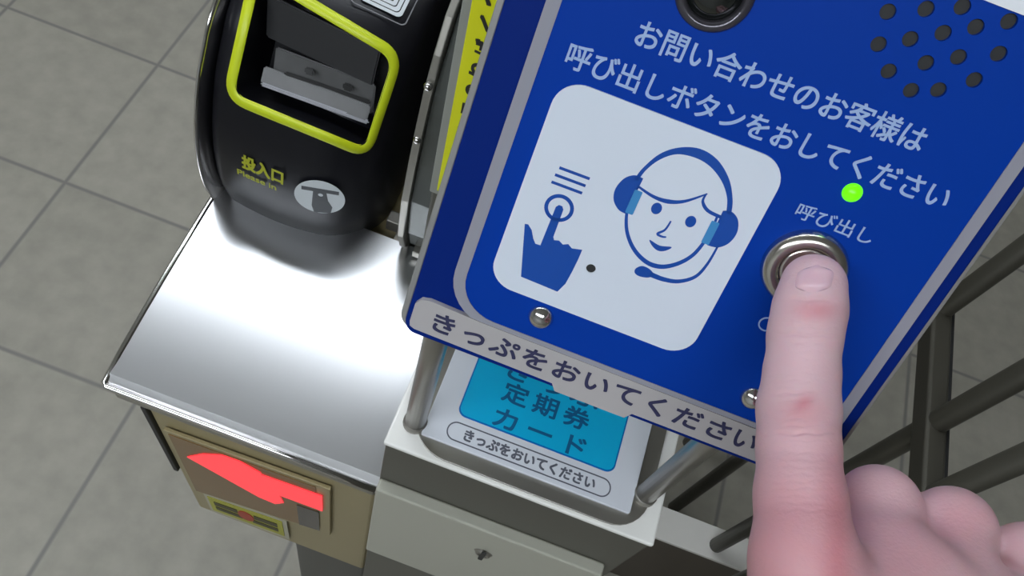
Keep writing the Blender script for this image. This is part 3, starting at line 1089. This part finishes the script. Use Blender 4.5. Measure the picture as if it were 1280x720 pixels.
def surface_nets(vol, lo, h):
    neg = vol < 0
    nx, ny, nz = vol.shape
    cnt = np.zeros((nx - 1, ny - 1, nz - 1), np.int8)
    for i in (0, 1):
        for j in (0, 1):
            for k in (0, 1):
                cnt += neg[i:nx - 1 + i, j:ny - 1 + j, k:nz - 1 + k]
    act = (cnt > 0) & (cnt < 8)
    idx = -np.ones(act.shape, np.int64)
    ii = np.argwhere(act)
    idx[act] = np.arange(len(ii))
    acc = np.zeros((len(ii), 3))
    num = np.zeros(len(ii))
    cs = [(i, j, k) for i in (0, 1) for j in (0, 1) for k in (0, 1)]
    for a in cs:
        for ax in range(3):
            if a[ax]:
                continue
            b = list(a); b[ax] = 1
            va = vol[ii[:, 0] + a[0], ii[:, 1] + a[1], ii[:, 2] + a[2]]
            vb = vol[ii[:, 0] + b[0], ii[:, 1] + b[1], ii[:, 2] + b[2]]
            c = (va < 0) != (vb < 0)
            t = np.where(c, va / np.where(c, va - vb, 1), 0)
            p = np.tile(np.array(a, float), (len(ii), 1))
            p[:, ax] += t
            acc[c] += p[c]
            num[c] += 1
    verts = (ii + acc / num[:, None]) * h + lo
    faces = []
    for ax in range(3):
        o1, o2 = [q for q in range(3) if q != ax]
        sl0 = [slice(None)] * 3; sl1 = [slice(None)] * 3
        sl0[ax] = slice(0, -1); sl1[ax] = slice(1, None)
        e = np.argwhere(neg[tuple(sl0)] != neg[tuple(sl1)])
        e = e[(e[:, o1] > 0) & (e[:, o2] > 0) & (e[:, o1] < vol.shape[o1] - 1) & (e[:, o2] < vol.shape[o2] - 1)]
        q = []
        for s1, s2 in ((0, 0), (1, 0), (1, 1), (0, 1)):
            c = e.copy()
            c[:, o1] -= s1
            c[:, o2] -= s2
            q.append(idx[c[:, 0], c[:, 1], c[:, 2]])
        q = np.stack(q, 1)
        fl = neg[e[:, 0], e[:, 1], e[:, 2]]
        if ax == 1:
            fl = ~fl
        q[fl] = q[fl][:, ::-1]
        faces.append(q)
    return verts, np.concatenate(faces)


def build_hand():
    lo = (0.044, -0.018, 0.118)
    hi = (0.175, 0.135, 0.238)
    h = 0.00085
    f = Field(lo, hi, h)

    def chain(pts, k=0.002):
        d = None
        for (a, ra), (b, rb) in zip(pts, pts[1:]):
            c = f.cone(a, b, ra, rb)
            d = c if d is None else smin(d, c, k)
        return d
    J = lambda px, py, Z, rpx: (cp(px, py, Z), rpx / F_PX * Z)
    index = chain([J(1017, 358, .2035, 41), J(1012, 388, .2005, 43.5), J(1006, 420, .1975, 43.5), J(1002, 468, .1935, 44.5),
                   J(998, 512, .1895, 49), J(998, 560, .1845, 49), J(1000, 620, .178, 54), J(1006, 700, .170, 66), J(1030, 800, .168, 78)], 0.0025)
    middle = chain([J(1112, 830, .168, 74), J(1104, 700, .186, 54), J(1098, 634, .199, 49), J(1100, 650, .214, 46), J(1108, 700, .222, 44)], 0.003)
    ring = chain([J(1190, 850, .170, 70), J(1192, 730, .188, 52), J(1190, 661, .201, 49), J(1190, 680, .216, 46), J(1180, 730, .223, 44)], 0.003)
    pinky = chain([J(1265, 890, .176, 62), J(1282, 770, .192, 46), J(1285, 700, .203, 43), J(1275, 720, .215, 40), J(1260, 760, .220, 38)], 0.003)
    thumb = chain([J(1020, 960, .185, 80), J(1010, 860, .206, 60), J(1030, 790, .219, 52), J(1060, 770, .224, 46)], 0.003)
    palm = smin(f.cone(*[cp(1030, 800, .170), cp(1110, 1010, .165)], 0.0135, 0.018),
                f.cone(*[cp(1112, 830, .170), cp(1150, 1010, .165)], 0.0132, 0.018), 0.008)
    palm = smin(palm, f.cone(*[cp(1190, 850, .172), cp(1190, 1010, .165)], 0.0126, 0.018), 0.008)
    palm = smin(palm, f.cone(*[cp(1262, 890, .177), cp(1210, 1010, .165)], 0.012, 0.018), 0.008)
    # webs between the knuckles
    palm = smin(palm, f.cone(cp(1008, 735, .1745), cp(1150, 745, .181), 0.0103, 0.0105), 0.008)
    palm = smin(palm, f.cone(cp(1150, 745, .181), cp(1265, 770, .189), 0.0105, 0.0098), 0.006)
    palm = smin(palm, f.cone(cp(1060, 800, .174), cp(1190, 810, .178), 0.013, 0.0125), 0.008)
    palm = smin(palm, f.cone(*[cp(1020, 760, .176), cp(1180, 800, .182)], 0.0105, 0.0105), 0.006)
    palm = smin(palm, f.cone(*[cp(1150, 1010, .165), cp(1200, 1120, .160)], 0.024, 0.023), 0.010)
    d = smin(middle, palm, 0.007)
    d = smin(d, ring, 0.003)
    d = smin(d, pinky, 0.003)
    d = smin(d, index, 0.0045)
    d = smin(d, thumb, 0.004)
    d[0], d[-1], d[:, 0], d[:, -1], d[:, :, 0], d[:, :, -1] = .01, .01, .01, .01, .01, .01
    v, q = surface_nets(d, np.array(lo), h)
    return v, q


hv, hq = build_hand()
me = bpy.data.meshes.new('person')
me.from_pydata(hv.tolist(), [], hq.tolist())
# light smoothing, then wrinkles
bm = bmesh.new()
bm.from_mesh(me)
for _ in range(3):
    bmesh.ops.smooth_vert(bm, verts=bm.verts, factor=0.5, use_axis_x=True, use_axis_y=True, use_axis_z=True)
# finer faces on the back of the pointing finger, for its wrinkles
def on_index(c):
    x, y = c.x / c.z * F_PX + 640, c.y / c.z * F_PX + 360
    return 940 < x < 1068 and 305 < y < 660 and c.z < 0.215
eds = [e for e in bm.edges if all(on_index(v.co) for v in e.verts)]
bmesh.ops.subdivide_edges(bm, edges=eds, cuts=2, use_grid_fill=True, smooth=0.0)
bmesh.ops.smooth_vert(bm, verts=[v for v in bm.verts if on_index(v.co)], factor=0.5, use_axis_x=True, use_axis_y=True, use_axis_z=True)
bmesh.ops.recalc_face_normals(bm, faces=bm.faces)
bm.to_mesh(me)
bm.free()
nv = len(me.vertices)
co = np.empty(nv * 3, np.float32); me.vertices.foreach_get('co', co); co = co.reshape(-1, 3).astype(float)
no_ = np.empty(nv * 3, np.float32); me.vertices.foreach_get('normal', no_); no_ = no_.reshape(-1, 3).astype(float)
hx = co[:, 0] / co[:, 2] * F_PX + 640
hy = co[:, 1] / co[:, 2] * F_PX + 360
dorsal = np.clip(-no_[:, 2] * 1.6, 0, 1) * (hx < 1062) * (hy < 700)
disp = np.zeros(nv)


def crease(y0, amp, wd, slope=0.0, x0=1005, half=40, wav=1.0):
    global disp
    yy = y0 + slope * (hx - x0) + wav * np.sin(hx * 0.21 + y0)
    fall = np.clip(1.4 - np.abs(hx - x0) / half, 0, 1)
    disp -= 1.6 * amp * np.exp(-((hy - yy) / (wd * 1.25)) ** 2) * fall * dorsal


crease(418, 0.00030, 2.2, 0.03)
crease(408, 0.00012, 2.0, 0.04)
crease(400, 0.00010, 2.0, 0.05, half=25)
crease(427, 0.00010, 2.0, 0.02, half=30)
crease(541, 0.00034, 2.4, -0.02, 1000, 38)
crease(532, 0.00012, 2.0, -0.03, 1000, 25)
crease(524, 0.00012, 2.0, 0.04, 1000, 25)
crease(490, 0.00014, 2.2, -0.06, 1000, 30)
crease(500, 0.00012, 2.0, -0.04, 1000, 22)
crease(550, 0.00010, 2.0, 0.0, 1000, 28)
crease(374, 0.00022, 2.6, 0.02, 1013, 30)
for k, y_ in enumerate(range(430, 640, 9)):
    crease(y_, 0.00004, 2.0, random.uniform(-.05, .05), 1000, 34, 1.5)
disp += 0.0003 * np.exp(-((hy - 385) / 8) ** 2 - ((hx - 1018) / 24) ** 2) * dorsal
disp += 0.0005 * np.exp(-((hy - 512) / 14) ** 2 - ((hx - 1004) / 26) ** 2) * dorsal
co2 = co + no_ * disp[:, None]
# redness of the skin: a stain-like tint at knuckles, nail fold and finger sides
red = 0.6 * np.exp(-((hy - 388) / 13) ** 2 - ((hx - 1020) / 28) ** 2)
red += 0.55 * np.exp(-((hy - 504) / 12) ** 2 - ((hx - 1005 + (hy-504)*0.5) / 12) ** 2)
red += 0.35 * np.exp(-((hy - 520) / 22) ** 2 - ((hx - 1000) / 36) ** 2)
red += 0.22 * np.exp(-((hx - 1046) / 18) ** 2) * (hy > 520) * np.clip((hy - 520) / 60, 0, 1)
red += 0.22 * np.exp(-((hy - 700) / 50) ** 2 - ((hx - 1130) / 60) ** 2)
red += 0.25 * np.exp(-((hy - 650) / 30) ** 2 - ((hx - 1205) / 35) ** 2)
red += 0.06 + 0.50 * np.clip((hy - 520) / 120, 0, 1) * np.clip((1120 - hx) / 70, 0.3, 1)
red = np.clip(red, 0, 1)
world = np.array(CR.to_4x4())
wc = np.stack([co2[:, 0], -co2[:, 1], -co2[:, 2]], 1) @ np.array(CR).T + np.array(CAM)
me.vertices.foreach_set('co', wc.astype(np.float32).ravel())
at = me.attributes.new('redness', 'FLOAT', 'POINT')
at.data.foreach_set('value', red.astype(np.float32))
me.update()
bm = bmesh.new(); bm.from_mesh(me); bmesh.ops.recalc_face_normals(bm, faces=bm.faces); bm.to_mesh(me); bm.free()

skin = mat('skin', sr(206, 172, 177), 0.5, 0, 0.05, 90, 0.12, 1100, sss=0.25)
nt = skin.node_tree
b = nt.nodes['Principled BSDF']
old = b.inputs['Base Color'].links[0].from_socket
an = nt.nodes.new('ShaderNodeAttribute')
an.attribute_name = 'redness'
mx = nt.nodes.new('ShaderNodeMix'); mx.data_type = 'RGBA'
nt.links.new(an.outputs['Fac'], mx.inputs[0])
nt.links.new(old, mx.inputs[6])
mx.inputs[7].default_value = (*sr(186, 112, 120), 1)
nt.links.new(mx.outputs[2], b.inputs['Base Color'])
person = link('person', me, skin, smooth=True)
tag(person, 'bare right hand reaching in from the lower right, index fingertip pressing the round steel button', 'person')

# fingernail: a patch that follows the fingertip
tree_h = bvh_of(person)
bm = bmesh.new()
NU, NV = 16, 14
grid = []
for j in range(NV + 1):
    row = []
    for i in range(NU + 1):
        s, t = i / NU * 2 - 1, j / NV
        # rounded at both ends
        endr = math.sqrt(max(0.0, 1 - abs(2 * t - 1) ** 4.5))
        px = 1021 - 6 * t + s * 25 * (0.35 + 0.65 * endr)
        py = 331 + 37 * t + s * s * (6 * (1 - t) - 6 * t)
        d = ray_dir(px, py).normalized()
        loc, nor, ix, dist = tree_h.ray_cast(CAM, d)
        if nor.dot(d) > 0:
            nor = -nor
        edge = min(1.0, (1 - abs(s)) * 4, t * 5 + 0.3, (1 - t) * 4)
        row.append(loc + nor * (0.00042 * edge - 0.00012))
    grid.append([bm.verts.new(p) for p in row])
for j in range(NV):
    for i in range(NU):
        bm.faces.new((grid[j][i], grid[j][i + 1], grid[j + 1][i + 1], grid[j + 1][i]))
nl = link('fingernail', bm_mesh(bm, 'fingernail'), M['nail'], smooth=True)
child_of(nl, person)

# drop the working mesh datablocks that nothing uses
for m_ in list(bpy.data.meshes):
    if m_.users == 0:
        bpy.data.meshes.remove(m_)
